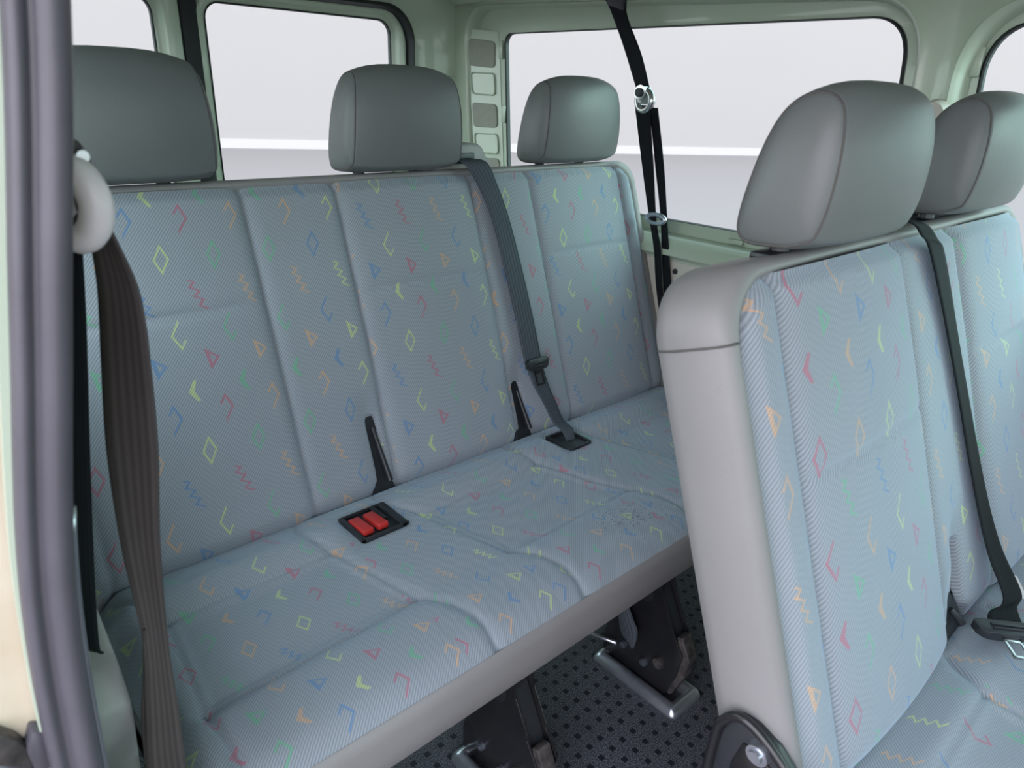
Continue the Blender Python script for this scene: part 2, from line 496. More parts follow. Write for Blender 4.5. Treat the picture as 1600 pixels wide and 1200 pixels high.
def cushion(root, x0, x1, y0, pans, uoff, depth=.44, wells=()):
    nx, ns = int((x1-x0)/.0045), 150
    sv = np.r_[np.linspace(-.05, .36, 100), np.linspace(.365, depth, 40)]
    X, Sv = np.meshgrid(np.linspace(x0, x1, nx), sv)
    Y = -Sv
    H = np.zeros_like(X)
    allpan = np.zeros(X.shape, bool)
    for pan in pans:                        # closed polygon of the sunken pan + front seam lines
        poly = pan['poly']
        ins = inpoly(X, Y, poly); D = segdist(X, Y, poly+[poly[0]])
        H += np.where(ins, -.009*sm(D/.018), 0)
        H -= .0045*np.exp(-(D/.0042)**2)+.003*np.exp(-(D/.012)**2)
        for ln in pan['lines']:
            D2 = segdist(X, Y, [tuple(p) for p in bez(ln, 6)])
            H -= .0045*np.exp(-(D2/.0042)**2)+.003*np.exp(-(D2/.012)**2)
    H += .010*np.exp(-((Sv-.05)/.03)**2)    # roll at the back
    H += .006*np.sin(np.pi*np.clip((Sv-.28)/.16, 0, 1))
    e = np.minimum(X-x0, x1-X)
    H -= .03*(1-sm(e/.045))
    H -= .014*np.clip((Sv-.39)/.05, 0, 1)**2
    H -= .03*sm((-.0-Sv)/.05)
    for (a, b, c, f) in wells:               # flattened round a plastic insert
        dx = np.maximum(np.maximum(a-X, X-b), np.maximum(c-Y, Y-f)); mk = 1-sm(dx/.02)
        H = H*(1-mk)+mk*np.where(dx < -.006, -.02, -.0005)
    Z = CZ+H
    P = np.stack([X, y0+Y, Z], -1)
    uo = np.zeros_like(X)
    for (a, b, o_) in uoff: uo = np.where((X >= a) & (X < b), o_, uo)
    uv = np.stack([X-uo, (Y+.17)*1.27], -1)
    gridmesh('cushion_fabric', P, uv, M['fabric_worn' if wells else 'fabric'], root)
    # vinyl base with a smooth front valance
    yf = y0-depth
    prof = [(yf+.004, CZ-.0105), (yf-.0025, CZ-.016), (yf-.004, CZ-.03), (yf-.003, CZ-.06), (yf+.002, CZ-.09), (yf+.009, CZ-.099), (yf+.03, CZ-.10), (y0+.06, CZ-.10), (y0+.06, CZ-.05), (yf+.08, CZ-.045), (yf+.03, CZ-.03)]
    secs = [[(x, p[0]+dy, p[1]) for p in prof] for x, dy in ((x0-.004, .012), (x0+.006, .002), (x0+.02, 0), *[(x0+(x1-x0)*k/20, 0) for k in range(1, 20)], (x1-.02, 0), (x1-.006, .002), (x1+.004, .012))]
    vs, fs = loft(secs)
    o = mesh('front_valance', vs, fs, M['vinyl'], root, sharp=50)
    o['label'] = 'plain grey brown vinyl band below the cushion front'
    # fabric side panels
    for x in (x0, x1):
        sgn = -1 if x == x0 else 1
        bm = bmesh.new(); add_prism(bm, [(yf+.012, CZ-.09), (yf+.012, CZ-.034), (y0+.02, CZ-.032), (y0+.02, CZ-.09)], 0, x-.004, x+.004)
        from_bm('cushion_side', bm, M['vinyl'], root)

def headrest(root, cx, y0, w=.236, dz=0.0, creases=False, zs=1.0):
    """moulded vinyl headrest on two posts"""
    prof = [(.178, 1.018), (.168, 1.026), (.160, 1.055), (.157, 1.09), (.158, 1.13), (.164, 1.165), (.172, 1.183), (.186, 1.194), (.204, 1.197), (.224, 1.190), (.240, 1.170), (.252, 1.135), (.262, 1.085), (.268, 1.04), (.266, 1.016), (.254, 1.006), (.230, 1.006), (.200, 1.010)]
    prof = [(a, 1.006+(b-1.006)*zs) for a, b in prof]
    pr = bez(prof+[prof[0]], 4)[:-1]
    c = np.array([.212, 1.095])
    hd = [];
    us = [-1, -.995, -.985, -.965, -.93, -.85, -.7, -.5, -.25, 0, .25, .5, .7, .85, .93, .965, .985, .995, 1]
    secs = []
    for a in us:
        q = abs(a)
        top = 1-.13*q**3.2                 # the crown drops at the ends
        shr = 1-.012*q**4-(.02 if q > .99 else 0)
        sec = []
        for p in pr:
            rel = (p-c)*shr
            if rel[1] > 0: rel = np.array([rel[0], rel[1]*top])
            else: rel = np.array([rel[0], rel[1]*(1-.05*q**6)])
            zr = rel[1]/.1
            ww = w/2*(1-.055*zr-.05*max(zr, 0)**3-.03*zr*zr)
            frontness = max(0, -(rel[0])/.055)
            yy = c[0]+rel[0]+.012*q**2.5*min(1, frontness)-.006*(1-q*q)*min(1, frontness)
            sec.append((cx+a*ww, y0+yy, c[1]+rel[1]+dz))
        secs.append(sec)
    def cap(sec, sg, steps=((.93, .0045), (.75, .009), (.45, .012), (.15, .013))):
        A = np.array(sec); ce = A.mean(0); out = []
        for k, b in steps:
            B = ce+(A-ce)*k; B[:, 0] = A[:, 0]*k+ce[0]*(1-k)+sg*b; out.append([tuple(p) for p in B])
        return out
    Lc = cap(secs[0], -1); Rc = cap(secs[-1], 1)
    vs, fs = loft(Lc[::-1]+secs+Rc)
    h = mesh('headrest', vs, fs, M['vinyl_head'], root)
    for side in (0, -1):
        A = np.array(secs[side]); 
        tube('seam_piping', A, .0013, M['thread'], h, 6, closed=True)
    for sx in (-.067, .067):
        bm = bmesh.new(); add_cyl(bm, (cx+sx-.012, y0+.235, .975), (cx+sx-.012, y0+.235, 1.03+dz), .0055)
        add_cyl(bm, (cx+sx-.012, y0+.235, .99), (cx+sx-.012, y0+.235, 1.0135), .013, .010)
        from_bm('post', bm, M['black'], h)
    return h

def panpoly(a, b, yb=-.10, yf=-.285, r_=.0):
    return [(a, yb), (b, yb), (b+.0, yf), (a, yf)]

# ---- rear three-seat bench
RB = thing('bench_seat', 'rear three-seat bench in grey patterned cloth with three headrests, spanning the back of the van', 'seat', (.045, 0, .35))
backrest(RB, -.66, .755, 0, [(-.605, -.28, .65), (-.107, .204, .635), (.373, .675, .655)],
         [(-.605, 0), (-.28, 0), (-.107, 0), (.204, 0), (.373, 0), (.675, 0)],
         [(-.136, .25, .012), (.226, .22, .012)], .012,
         [(-.7, -.28, -.47), (-.28, -.107, -.375), (-.107, .204, -.066, .165), (.204, .373, .25, .08), (.373, .8, .395, -.09)])
cushion(RB, -.64, .745, 0,
        [dict(poly=[(-.565, -.10), (-.306, -.10), (-.262, -.283), (-.581, -.297)], lines=[[(-.262, -.283), (-.236, -.33), (-.226, -.38), (-.235, -.44)], [(-.581, -.297), (-.574, -.40), (-.572, -.44)], [(-.565, -.10), (-.609, -.014)], [(-.306, -.10), (-.33, -.03), (-.325, 0)]]),
         dict(poly=[(-.128, -.10), (.167, -.09), (.206, -.218), (.236, -.279), (.0, -.285), (-.079, -.282), (-.105, -.19)], lines=[[(-.079, -.282), (-.05, -.33), (-.045, -.39), (-.06, -.44)], [(.236, -.279), (.255, -.35), (.25, -.44)], [(-.128, -.10), (-.165, -.045), (-.17, 0)], [(.167, -.09), (.15, -.03), (.152, 0)]]),
         dict(poly=[(.349, -.085), (.66, -.085), (.69, -.285), (.42, -.285), (.398, -.234)], lines=[[(.42, -.285), (.44, -.35), (.44, -.44)], [(.349, -.085), (.322, -.03), (.325, 0)]])],
        [(-.7, -.28, -.456), (-.28, -.10, -.36), (-.10, .2, -.09), (.2, .37, .21), (.37, .8, .43)], wells=[(-.258, -.176, -.112, -.040), (.250, .310, -.100, -.036)])
hl = headrest(RB, -.440, 0, .236)
for pts in ([(-.460, .158, 1.10), (-.459, .1585, 1.07), (-.457, .162, 1.045), (-.463, .166, 1.032), (-.470, .170, 1.025)], [(-.420, .1585, 1.09), (-.418, .1585, 1.065), (-.418, .162, 1.048), (-.426, .166, 1.036), (-.430, .169, 1.028)]):
    tube('vinyl_crack', bez(pts, 4), .0010, M['thread'], hl, 6)
headrest(RB, .046, 0, .236)
headrest(RB, .523, 0, .236)

def skewbox(name, corners, z0, z1, mat, parent, bev=.003):
    bm = bmesh.new(); add_prism(bm, corners, 2, z0, z1, bev); return from_bm(name, bm, mat, parent)

# buckle well with two red release buttons
bw = skewbox('buckle_well', [(-.262, -.035), (-.258, -.118), (-.170, -.116), (-.176, -.035)], .430, .456, M['black'], RB)
bm = bmesh.new()
for (a, b) in (((-.262, -.118), (-.168, -.113)), ((-.262, -.039), (-.176, -.035)), ((-.262, -.118), (-.252, -.035)), ((-.184, -.118), (-.170, -.035))):
    add_box(bm, ((a[0]+b[0])/2, (a[1]+b[1])/2, .459), (abs(b[0]-a[0]), abs(b[1]-a[1]), .008), .0025)
from_bm('frame', bm, M['black'], bw)
for cx_ in (-.241, -.212):
    bm = bmesh.new(); add_box(bm, (0, 0, 0), (.021, .054, .012), .003, 3, Matrix.Rotation(math.radians(-6), 4, 'X'))
    bmesh.ops.translate(bm, vec=(cx_, -.078, .4605), verts=bm.verts)
    rb_ = from_bm('release_button', bm, M['red'], bw); rb_['label'] = 'red press button'
bm = bmesh.new(); add_box(bm, (-.196, -.06, .459), (.012, .045, .006), .002); from_bm('buckle_catch', bm, M['blackmetal'], bw)
# recess for the middle belt
bs_ = skewbox('belt_recess', [(.245, -.030), (.262, -.104), (.318, -.104), (.304, -.032)], .43, .4575, M['black'], RB)
bm = bmesh.new()
for c_, s_ in (((.280, -.103, .459), (.058, .006, .006)), ((.276, -.032, .459), (.058, .006, .006)), ((.252, -.067, .459), (.006, .074, .006)), ((.312, -.067, .459), (.006, .074, .006))):
    add_box(bm, c_, s_, .002)
from_bm('frame', bm, M['black'], bs_)
# buckle stalks in the two slots of the backrest
def slot_insert(root, sx, tt, wd, y0, n0=-.05, n1=-.016):
    P = [(-wd*2.2, -.03), (wd*2.2, -.03), (wd*1.7, .05), (wd*1.0, .10), (wd*.95, tt-.03), (wd*.75, tt-.012), (wd*.35, tt), (-wd*.35, tt), (-wd*.75, tt-.012), (-wd*.95, tt-.03), (-wd*1.0, .10), (-wd*1.7, .05)]
    a = np.array(P); secs = [[tuple(p) for p in bpt(sx+a[:, 0]*k, a[:, 1], np.full(len(a), n), y0)] for n, k in ((n0, 1), (n1-.006, 1), (n1, .8))]
    vs, fs = loft(secs); o = mesh('slot_insert', vs, fs, M['black'], root, sharp=35)
    o['label'] = 'black plastic inside the slot between the seats'
    st = bpt(np.array([sx+.002, sx+.010]), np.array([tt-.04, .03]), np.array([n1+.002, n1+.012]), y0)
    bm = bmesh.new(); add_cyl(bm, st[0], st[1], .004, .006, 12); from_bm('buckle_stalk', bm, M['black'], o)
slot_insert(RB, -.136, .25, .013, 0)
slot_insert(RB, .226, .22, .013, 0)

# middle belt housing on top of the bench
bm = bmesh.new()
add_prism(bm, [(.13, .985), (.30, .985), (.262, 1.047), (.250, 1.055), (.14, 1.057), (.13, 1.05)], 1, .222, .30, .006, 3)
hs = from_bm('belt_housing', bm, M['plastic'], RB); hs['label'] = 'light grey plastic outlet on top of the backrest'
bm = bmesh.new(); add_box(bm, (.195, .221, 1.026), (.085, .006, .022), .003); from_bm('belt_outlet', bm, M['black'], hs)

# legs under the rear bench
def leg(x):
    lg = None
    bm = bmesh.new()
    side = [(-.245, .015), (-.243, .07), (-.262, .14), (-.29, .345), (-.355, .345), (-.375, .24), (-.41, .18), (-.440, .135), (-.432, .075), (-.412, .015)]
    add_prism(bm, side, 0, x+.008, x+.013, .001)
    add_prism(bm, side, 0, x+.050, x+.055, .001)
    lg = from_bm('leg', bm, M['blackmetal'], RB)
    bm = bmesh.new()
    add_prism(bm, [(-.365, .25), (-.30, .29), (-.30, .10), (-.41, .03), (-.43, .09), (-.428, .13), (-.405, .172)], 0, x+.013, x+.050, .004)
    from_bm('cover_plate', bm, M['black'], lg)
    bm = bmesh.new(); add_cyl(bm, (x+.004, -.335, .235), (x+.072, -.335, .235), .022); from_bm('pivot_barrel', bm, M['black'], lg)
    for (y, z, q) in ((-.39, .085, .013), (-.355, .062, .009), (-.30, .070, .008)):
        bm = bmesh.new()
        add_cyl(bm, (x+.009, y, z), (x+.001, y, z), q, q*.9, 20); add_cyl(bm, (x+.002, y, z), (x-.002, y, z), q*.5, q*.4, 12)
        from_bm('bolt', bm, M['worn' if q > .01 else 'bolt'], lg)
    bm = bmesh.new()
    add_prism(bm, [(-.412, .02), (-.424, .02), (-.448, .085), (-.455, .13), (-.432, .175), (-.418, .170), (-.432, .13), (-.428, .085)], 0, x+.012, x+.040, .003)
    o = from_bm('latch_claw', bm, M['worn'], lg); o['label'] = 'worn hook with bare scraped metal'
    bm = bmesh.new()
    for k in range(5): add_cyl(bm, (x+.057+k*.0045, -.405, .06+.02), (x+.0595+k*.0045, -.405, .06+.02), .014, None, 20)
    add_cyl(bm, (x+.055, -.405, .08), (x+.082, -.405, .08), .008)
    from_bm('coil_spring', bm, M['alu'], lg)
    return lg
leg(.243); leg(-.152)
# pull strap and rod beside the far leg
ribbon('pull_strap', [(.238, -.278, .26), (.235, -.280, .19), (.233, -.287, .146), (.233, -.300, .112), (.236, -.330, .092)],
       [(.238, -.302, .26), (.236, -.305, .20), (.230, -.326, .172), (.228, -.345, .145), (.236, -.337, .095)], M['web_blue'], RB, curl=.006)
tube('lock_rod', [(.236, -.11, .012), (.236, -.29, .074)], .0042, M['alu'], RB)

# floor sockets of the rear bench
def socket(x, label):
    bm = bmesh.new()
    y0_, y1_ = -.455, -.243
    outer = rrect(x-.006, x+.066, y0_, y1_, .014, 6)
    secs = [[(p[0], p[1], z) for p in rrect(x-.022+i, x+.080-i, y0_-.006+i, y1_+.006-i, max(.014-i*.5, .004), 6)] for i, z in ((0, .0), (0, .006), (.003, .013), (.008, .019), (.015, .022), (.022, .021), (.026, .016), (.027, .003))]
    vs, fs = loft(secs)
    o = mesh('floor_socket', vs, fs, M['alu'])
    return tag(o, label, 'floor socket', 'bench floor sockets')
socket(.243, 'scuffed aluminium floor socket whose whole rim shows under the farther bench leg')
socket(-.152, 'aluminium floor socket under the nearer bench leg, cut off at the bottom of the picture')

# ---- middle two-seat bench
Y2 = -.848
MB_ = thing('bench_seat', 'nearer two-seat bench in grey patterned cloth with smooth vinyl side at the right', 'seat', (.3, Y2, .35))
backrest(MB_, -.165, .80, Y2, [(-.072, .245, .60), (.45, .75, .65)],
         [(-.072, 0), (.245, -1), (.45, -1), (.75, 0)],
         [(.322, .235, .016), (.287, .075, .026)], .06,
         [(-.3, -.072, -.272, -.302), (-.072, .245, .073, -.163), (.245, .45, .12, -.25), (.45, .9, .33, .1)], inset=.026, puff=.014, seam_t=.875)
cushion(MB_, -.15, .79, Y2,
        [dict(poly=[(-.11, -.060), (.193, -.057), (.235, -.30), (-.13, -.30)], lines=[[(.193, -.057), (.215, -.02), (.235, 0)]]),
         dict(poly=[(.41, -.060), (.72, -.060), (.74, -.30), (.37, -.30)], lines=[[(.41, -.06), (.40, -.02), (.40, 0)]])],
        [(-.3, .2, -.155), (.2, .41, .085), (.41, .9, .33)])
headrest(MB_, .083, Y2, .236, .003, zs=.90)
headrest(MB_, .515, Y2, .236, .005, zs=.90)
# plastic escutcheons at the headrest posts
for cx_ in (-.0, .125, .43, .55):
    bm = bmesh.new(); add_box(bm, (cx_, Y2+.235, 1.0005), (.06, .035, .010), .004); from_bm('post_socket', bm, M['black'], MB_)
# hinge bracket at the foot of the vinyl side
bm = bmesh.new()
ol = [(-.728, .28), (-.734, .50), (-.742, .540), (-.757, .556), (-.775, .555), (-.80, .542), (-.828, .518), (-.85, .48), (-.865, .42), (-.87, .28)]
add_prism(bm, ol, 0, -.176, -.160, .004)
hb = from_bm('hinge_cover', bm, M['black'], MB_); hb['label'] = 'black hinge cover with a bolt at the foot of the backrest side'
tube('cover_rim', [(-.179, a, b) for a, b in bez(ol, 4)], .0055, M['blackmetal'], hb)
il = [(-.752, .28), (-.757, .49), (-.765, .525), (-.785, .527), (-.81, .510), (-.832, .475), (-.845, .42), (-.85, .28)]
bm = bmesh.new(); add_prism(bm, il, 0, -.1785, -.174, .002); from_bm('cover_plate', bm, M['blackmetal'], hb)
bm = bmesh.new(); add_cyl(bm, (-.175, -.785, .530), (-.186, -.785, .530), .014, .012, 24); add_cyl(bm, (-.186, -.785, .530), (-.190, -.785, .530), .008, .007, 24); bo = from_bm('bolt', bm, M['alu'], hb)
bm = bmesh.new(); add_box(bm, (-.150, -.733, .40), (.012, .014, .24), .004); from_bm('frame_bar', bm, M['blackmetal'], MB_)
# middle bench legs to the floor
for x in (-.10, .62):
    bm = bmesh.new(); add_prism(bm, [(-.98, .0), (-.98, .30), (-1.0, .352), (-1.20, .352), (-1.16, .25), (-1.10, .0)], 0, x, x+.05, .004)
    from_bm('leg', bm, M['blackmetal'], MB_)
slot_insert(MB_, .322, .235, .016, Y2, -.06, -.035)
slot_insert(MB_, .288, .11, .026, Y2, -.05, -.012)
bm = bmesh.new(); add_prism(bm, [(.225, .985), (.36, .985), (.34, 1.015), (.245, 1.015)], 1, Y2+.235, Y2+.29, .006); hs = from_bm('belt_housing', bm, M['plastic'], MB_)

# ------------------------------------------------------------------ seat belts
def on_back(pts, y0, off=.006):
    """(x, t[, extra height]) -> points lying on a backrest"""
    return [tuple(bpt(np.array([p[0]]), np.array([p[1]]), np.array([off+(p[2] if len(p) > 2 else 0)]), y0)[0]) for p in pts]

# middle belt of the rear bench
B1 = thing('seat_belt', 'grey black belt running down the rear bench between its middle and right seats', 'seat belt', (.26, .0, .47))
lt = [(.168, .216, 1.026)]+on_back([(.178, 1.0, .014), (.206, .93, .012), (.228, .80, .010), (.238, .60, .008), (.242, .40, .009), (.240, .25, .012)], 0)
rt = [(.222, .216, 1.026)]+on_back([(.240, 1.0, .012), (.258, .93, .010), (.276, .80, .008), (.286, .60, .008), (.290, .40, .009), (.288, .25, .012)], 0)
ribbon('webbing', lt, rt, M['web_blue'], B1, curl=-.001)
lt = on_back([(.240, .25, .016), (.246, .19, .020), (.262, .11, .024), (.272, .04, .03)], 0)+[(.274, -.052, .476), (.278, -.07, .45)]
rt = on_back([(.286, .25, .014), (.292, .17, .016), (.302, .09, .020), (.306, .03, .028)], 0)+[(.298, -.062, .478), (.298, -.075, .45)]
ribbon('lap_webbing', lt, rt, M['web_blue'], B1)
def frame_at(c, t_dir, n_dir):
    t_, n_ = Vector(t_dir).normalized(), Vector(n_dir).normalized(); s_ = t_.cross(n_).normalized(); n_ = s_.cross(t_)
    m_ = Matrix((s_, t_, n_)).transposed().to_4x4(); m_.translation = Vector(c); return m_
def tongue(parent, mtx, metal='steel', w=.062):
    bm = bmesh.new()
    pl = rquad([(-w*.40, -.012), (w*.40, -.012), (w/2, .014), (-w/2, .014)], .010, 4)
    add_prism(bm, pl, 2, -.006, .008, .003)
    add_box(bm, (0, .004, .009), (w*.5, .005, .004), .001); add_box(bm, (0, -.003, .009), (w*.5, .003, .004), .001)
    bmesh.ops.transform(bm, matrix=mtx, verts=bm.verts)
    a = from_bm('tongue_grip', bm, M['black'], parent)
    bm = bmesh.new()
    add_box(bm, (-.010, -.028, .001), (.005, .036, .0025), .0008); add_box(bm, (.010, -.028, .001), (.005, .036, .0025), .0008)
    add_box(bm, (0, -.044, .001), (.025, .006, .0025), .0008); add_box(bm, (0, -.015, .001), (.026, .010, .0025), .0008)
    bmesh.ops.transform(bm, matrix=mtx, verts=bm.verts)
    b = from_bm('tongue', bm, M[metal], a); b['label'] = 'metal tongue plate'
tdir = (.0, .2, .56); ndir = (0, -.56, .2)
c_ = on_back([(.268, .262, .019)], 0)[0]
tongue(B1, frame_at(c_, tdir, ndir), 'blackmetal', .064)

# belt of the middle bench
B2 = thing('seat_belt', 'black belt down the nearer bench with its bright metal tongue on the cushion', 'seat belt', (.36, Y2, .47))
lt = [(.205, Y2+.24, 1.018)]+on_back([(.222, 1.010, .010), (.258, .975, .012), (.296, .920, .008), (.341, .674, .004), (.365, .341, .006), (.375, .166, .012), (.362, .06, .030)], Y2)+[(.318, -.864, .494), (.298, -.874, .488)]
rt = [(.265, Y2+.24, 1.018)]+on_back([(.275, 1.000, .008), (.318, .955, .010), (.350, .905, .006), (.383, .659, .002), (.414, .325, .004), (.436, .145, .010), (.425, .03, .034)], Y2)+[(.362, -.888, .494), (.330, -.906, .488)]
ribbon('webbing', lt, rt, M['web'], B2)
tongue(B2, frame_at((.306, -.893, .486), (.75, .66, .14), (-.1, -.1, 1)), 'steel', .092)

# belt at the far side of the rear bench, from the roof rail
B3 = thing('seat_belt', 'black belt hanging from the roof rail before the large side window through a chrome guide', 'seat belt', (.73, .17, .7))
XW = .725
ribbon('webbing', [(XW-.012, .312, 1.378), (XW-.012, .286, 1.345), (XW-.004, .245, 1.27), (XW, .190, 1.165)], [(XW-.012, .250, 1.373), (XW-.012, .230, 1.325), (XW-.004, .187, 1.25), (XW, .148, 1.160)], M['web'], B3)
ribbon('lower_webbing', [(XW-.004, .193, 1.140), (XW-.006, .150, 1.0), (XW-.006, .112, .88), (XW-.006, .085, .80), (XW-.006, .060, .69), (XW-.006, -.01, .475)], [(XW-.004, .148, 1.140), (XW-.006, .115, 1.0), (XW-.006, .090, .88), (XW-.006, .064, .80), (XW-.006, .040, .69), (XW-.006, -.03, .475)], M['web'], B3)
ribbon('return_webbing', [(XW+.006, .155, 1.135), (XW+.006, .118, 1.0), (XW+.006, .085, .88), (XW+.006, .046, .69), (XW+.006, -.02, .475)], [(XW+.006, .130, 1.135), (XW+.006, .092, 1.0), (XW+.006, .065, .88), (XW+.006, .022, .69), (XW+.006, -.045, .475)], M['web'], B3)
bm = bmesh.new(); add_prism(bm, [(.245, 1.345), (.295, 1.362), (.318, 1.42), (.25, 1.42)], 0, XW-.022, XW-.002, .005); from_bm('anchor_cover', bm, M['black'], B3)
ng = 28
gp = [(XW-.004+.004*math.cos(a),   .164+.024*math.cos(a), 1.150+.022*math.sin(a)) for a in np.linspace(0, 2*math.pi, ng, endpoint=False)]
g_ = tube('guide_ring', gp, .009, M['steel'], B3, 12, closed=True)
bm = bmesh.new(); add_prism(bm, rrect(.143, .186, 1.142, 1.178, .016, 6), 0, XW-.010, XW-.004, .002); from_bm('guide_plate', bm, M['steel'], g_); g_['label'] = 'chrome belt guide'
bm = bmesh.new(); add_cyl(bm, (XW-.016, .172, 1.168), (XW+.004, .172, 1.168), .017, .02, 24); from_bm('guide_boss', bm, M['steel'], g_)
bm = bmesh.new(); add_cyl(bm, (XW-.021, .174, 1.168), (XW-.012, .174, 1.168), .010, .011, 20); from_bm('bolt', bm, M['black'], g_)
gp = [(XW-.004, .092+.027*math.cos(a), .877+.011*math.sin(a)) for a in np.linspace(0, 2*math.pi, ng, endpoint=False)]
g2 = tube('lower_ring', gp, .006, M['alu'], B3, 10, closed=True)

# belt on the pillar by the sliding door
B4 = thing('seat_belt', 'dark brown grey belt hanging from a white plastic guide on the near door pillar', 'seat belt', (-.63, -.42, .5))
cA, cB = (-.626, -.432, 1.058), None
ribbon('webbing', [(-.628, -.428, 1.062), (-.627, -.414, 1.017), (-.629, -.407, .986), (-.632, -.401, .954), (-.641, -.399, .877), (-.646, -.402, .787), (-.647, -.411, .689), (-.656, -.414, .619), (-.666, -.417, .546), (-.67, -.42, .46)],
       [(-.620, -.446, 1.064), (-.610, -.449, 1.022), (-.609, -.451, .994), (-.609, -.446, .963), (-.612, -.436, .884), (-.621, -.424, .788), (-.628, -.418, .682), (-.632, -.425, .612), (-.637, -.433, .538), (-.64, -.44, .45)], M['web_brown'], B4, curl=-.003)
ribbon('lap_webbing', [(-.645, -.415, .70), (-.652, -.405, .64), (-.660, -.405, .60), (-.667, -.41, .54), (-.67, -.42, .44)], [(-.640, -.402, .70), (-.638, -.40, .64), (-.640, -.40, .60), (-.641, -.41, .54), (-.64, -.42, .44)], M['web_brown'], B4)
ribbon('return_webbing', [(-.643, -.401, 1.067), (-.650, -.380, .982), (-.668, -.380, .876), (-.687, -.385, .76), (-.692, -.388, .705), (-.688, -.390, .687)],
       [(-.630, -.409, 1.055), (-.6345, -.387, .983), (-.651, -.388, .877), (-.669, -.393, .761), (-.679, -.401, .694), (-.677, -.401, .684)], M['web'], B4)
gp = []
for a in np.linspace(0, 2*math.pi, 40, endpoint=False):
    cy, cz = math.cos(a), math.sin(a)
    gp.append((-.6350+.0095*cy, -.440-.0095*cy, 1.077+.0225*cz*(1-.12*cy)))
g_ = tube('belt_guide', gp, .0108, M['white_plastic'], B4, 16, closed=True); g_['label'] = 'off-white plastic guide'
bm = bmesh.new(); add_prism(bm, [(-.634, 1.068), (-.622, 1.085), (-.620, 1.106), (-.626, 1.118), (-.636, 1.118), (-.645, 1.09)], 1, -.436, -.430, .002)
pl_ = from_bm('guide_plate', bm, M['worn'], g_)
bm = bmesh.new(); add_cyl(bm, (-.627, -.437, 1.108), (-.627, -.446, 1.108), .0045, .004, 16); from_bm('bolt', bm, M['steel'], g_)
bm = bmesh.new(); add_cyl(bm, (-.660, -.425, 1.062), (-.626, -.44, 1.062), .009, None, 16); from_bm('slot_bar', bm, M['black'], g_)

# belt guide on the far pillar, behind the middle bench headrests
B5 = thing('seat_belt', 'belt with cream round guide on the far pillar, between the two nearer headrests', 'seat belt', (.735, -.49, .7))
bm = bmesh.new(); add_cyl(bm, (.742, -.485, 1.147), (.722, -.485, 1.147), .026, .020, 28)
add_prism(bm, [(-.511, 1.147), (-.459, 1.147), (-.466, 1.110), (-.485, 1.100), (-.505, 1.110)], 0, .724, .742, .004); gc = from_bm('guide_cover', bm, M['cream_trim'], B5)
gp = [(.722, -.500+.024*math.cos(a), 1.112+.014*math.sin(a)) for a in np.linspace(0, 2*math.pi, 28, endpoint=False)]
tube('guide_ring', gp, .005, M['steel'], B5, 10, closed=True)
ribbon('webbing', [(.720, -.475, 1.110), (.718, -.470, .98), (.716, -.465, .80)], [(.720, -.519, 1.110), (.718, -.515, .98), (.716, -.510, .80)], M['web'], B5)

# paper tag at the right edge, on the nearer cushion
bm = bmesh.new(); add_prism(bm, [(.440, -.868), (.452, -.888), (.505, -.86), (.50, -.838)], 2, .462, .4632, 0)
tag(from_bm('paper_tag', bm, M['white_plastic'], None, False), 'small white tag lying on the nearer cushion at the right edge of the picture', 'tag')

# ------------------------------------------------------------------ van shell
# floor
bm = bmesh.new(); add_box(bm, (.045, -.55, -.012), (1.50, 3.2, .024)); fl = struct(from_bm('floor', bm, M['floor'], None, False))

XS, XF = .745, .785                               # inner skin and window flange of the far side
def yz(loop, x): return [(x, p[0], p[1]) for p in loop]
def side_opening(name, outer, op, oprad, win, winrad, wname):
    N = 10
    o_ = rquad(outer, .001, N); a_ = rquad(op, oprad, N); w_ = rquad(win, winrad, N)
    ce = np.mean(op, 0)
    def grow(lp, k):
        A = np.array(lp); c0 = A.mean(0); L = np.linalg.norm(A-c0, axis=1)[:, None]; return [tuple(p) for p in A+(A-c0)/L*k]
    wl = struct(ringwall(name, [yz(o_, XS+.05), yz(o_, XS), yz(grow(a_, .010), XS), yz(grow(a_, .004), XS-.003), yz(a_, XS+.002), yz(grow(a_, -.006), XS+.012), yz(grow(a_, -.009), XF-.012), yz(grow(a_, -.014), XF-.002), yz(grow(w_, .030), XF), yz(grow(w_, .008), XF), yz(grow(w_, .004), XF+.004)], M['paint']))
    g = ringwall('gasket', [yz(grow(w_, .007), XF-.002), yz(grow(w_, .003), XF-.005), yz(w_, XF-.002), yz(w_, XF+.010)], M['gasket'], wl)
    return wl, w_
w1, wl1 = side_opening('wall_right', [(1.0, .70), (-.475, .70), (-.475, 1.44), (1.0, 1.44)],
                  [(.868, .815), (-.46, .828), (-.425, 1.345), (.905, 1.395)], (.06, .06, .11, .10),
                  [(.722, .868), (-.42, .872), (-.385, 1.313), (.757, 1.317)], (.03, .05, .07, .03), 'window_1')
w2, wl2 = side_opening('wall_right_front', [(-.475, .70), (-2.0, .70), (-2.0, 1.44), (-.475, 1.44)],
                  [(-.515, .82), (-1.8, .82), (-1.75, 1.34), (-.497, 1.335)], (.06, .06, .10, .13),
                  [(-.555, .872), (-1.75, .872), (-1.70, 1.29), (-.530, 1.298)], (.05, .05, .07, .08), 'window_2')
for nm, lp in (('window_1', wl1), ('window_2', wl2)):
    bm = bmesh.new(); vsx = [bm.verts.new((XF+.006, p[0], p[1])) for p in lp]; bm.faces.new(vsx)
    struct(from_bm(nm, bm, M['glass'], None, False))
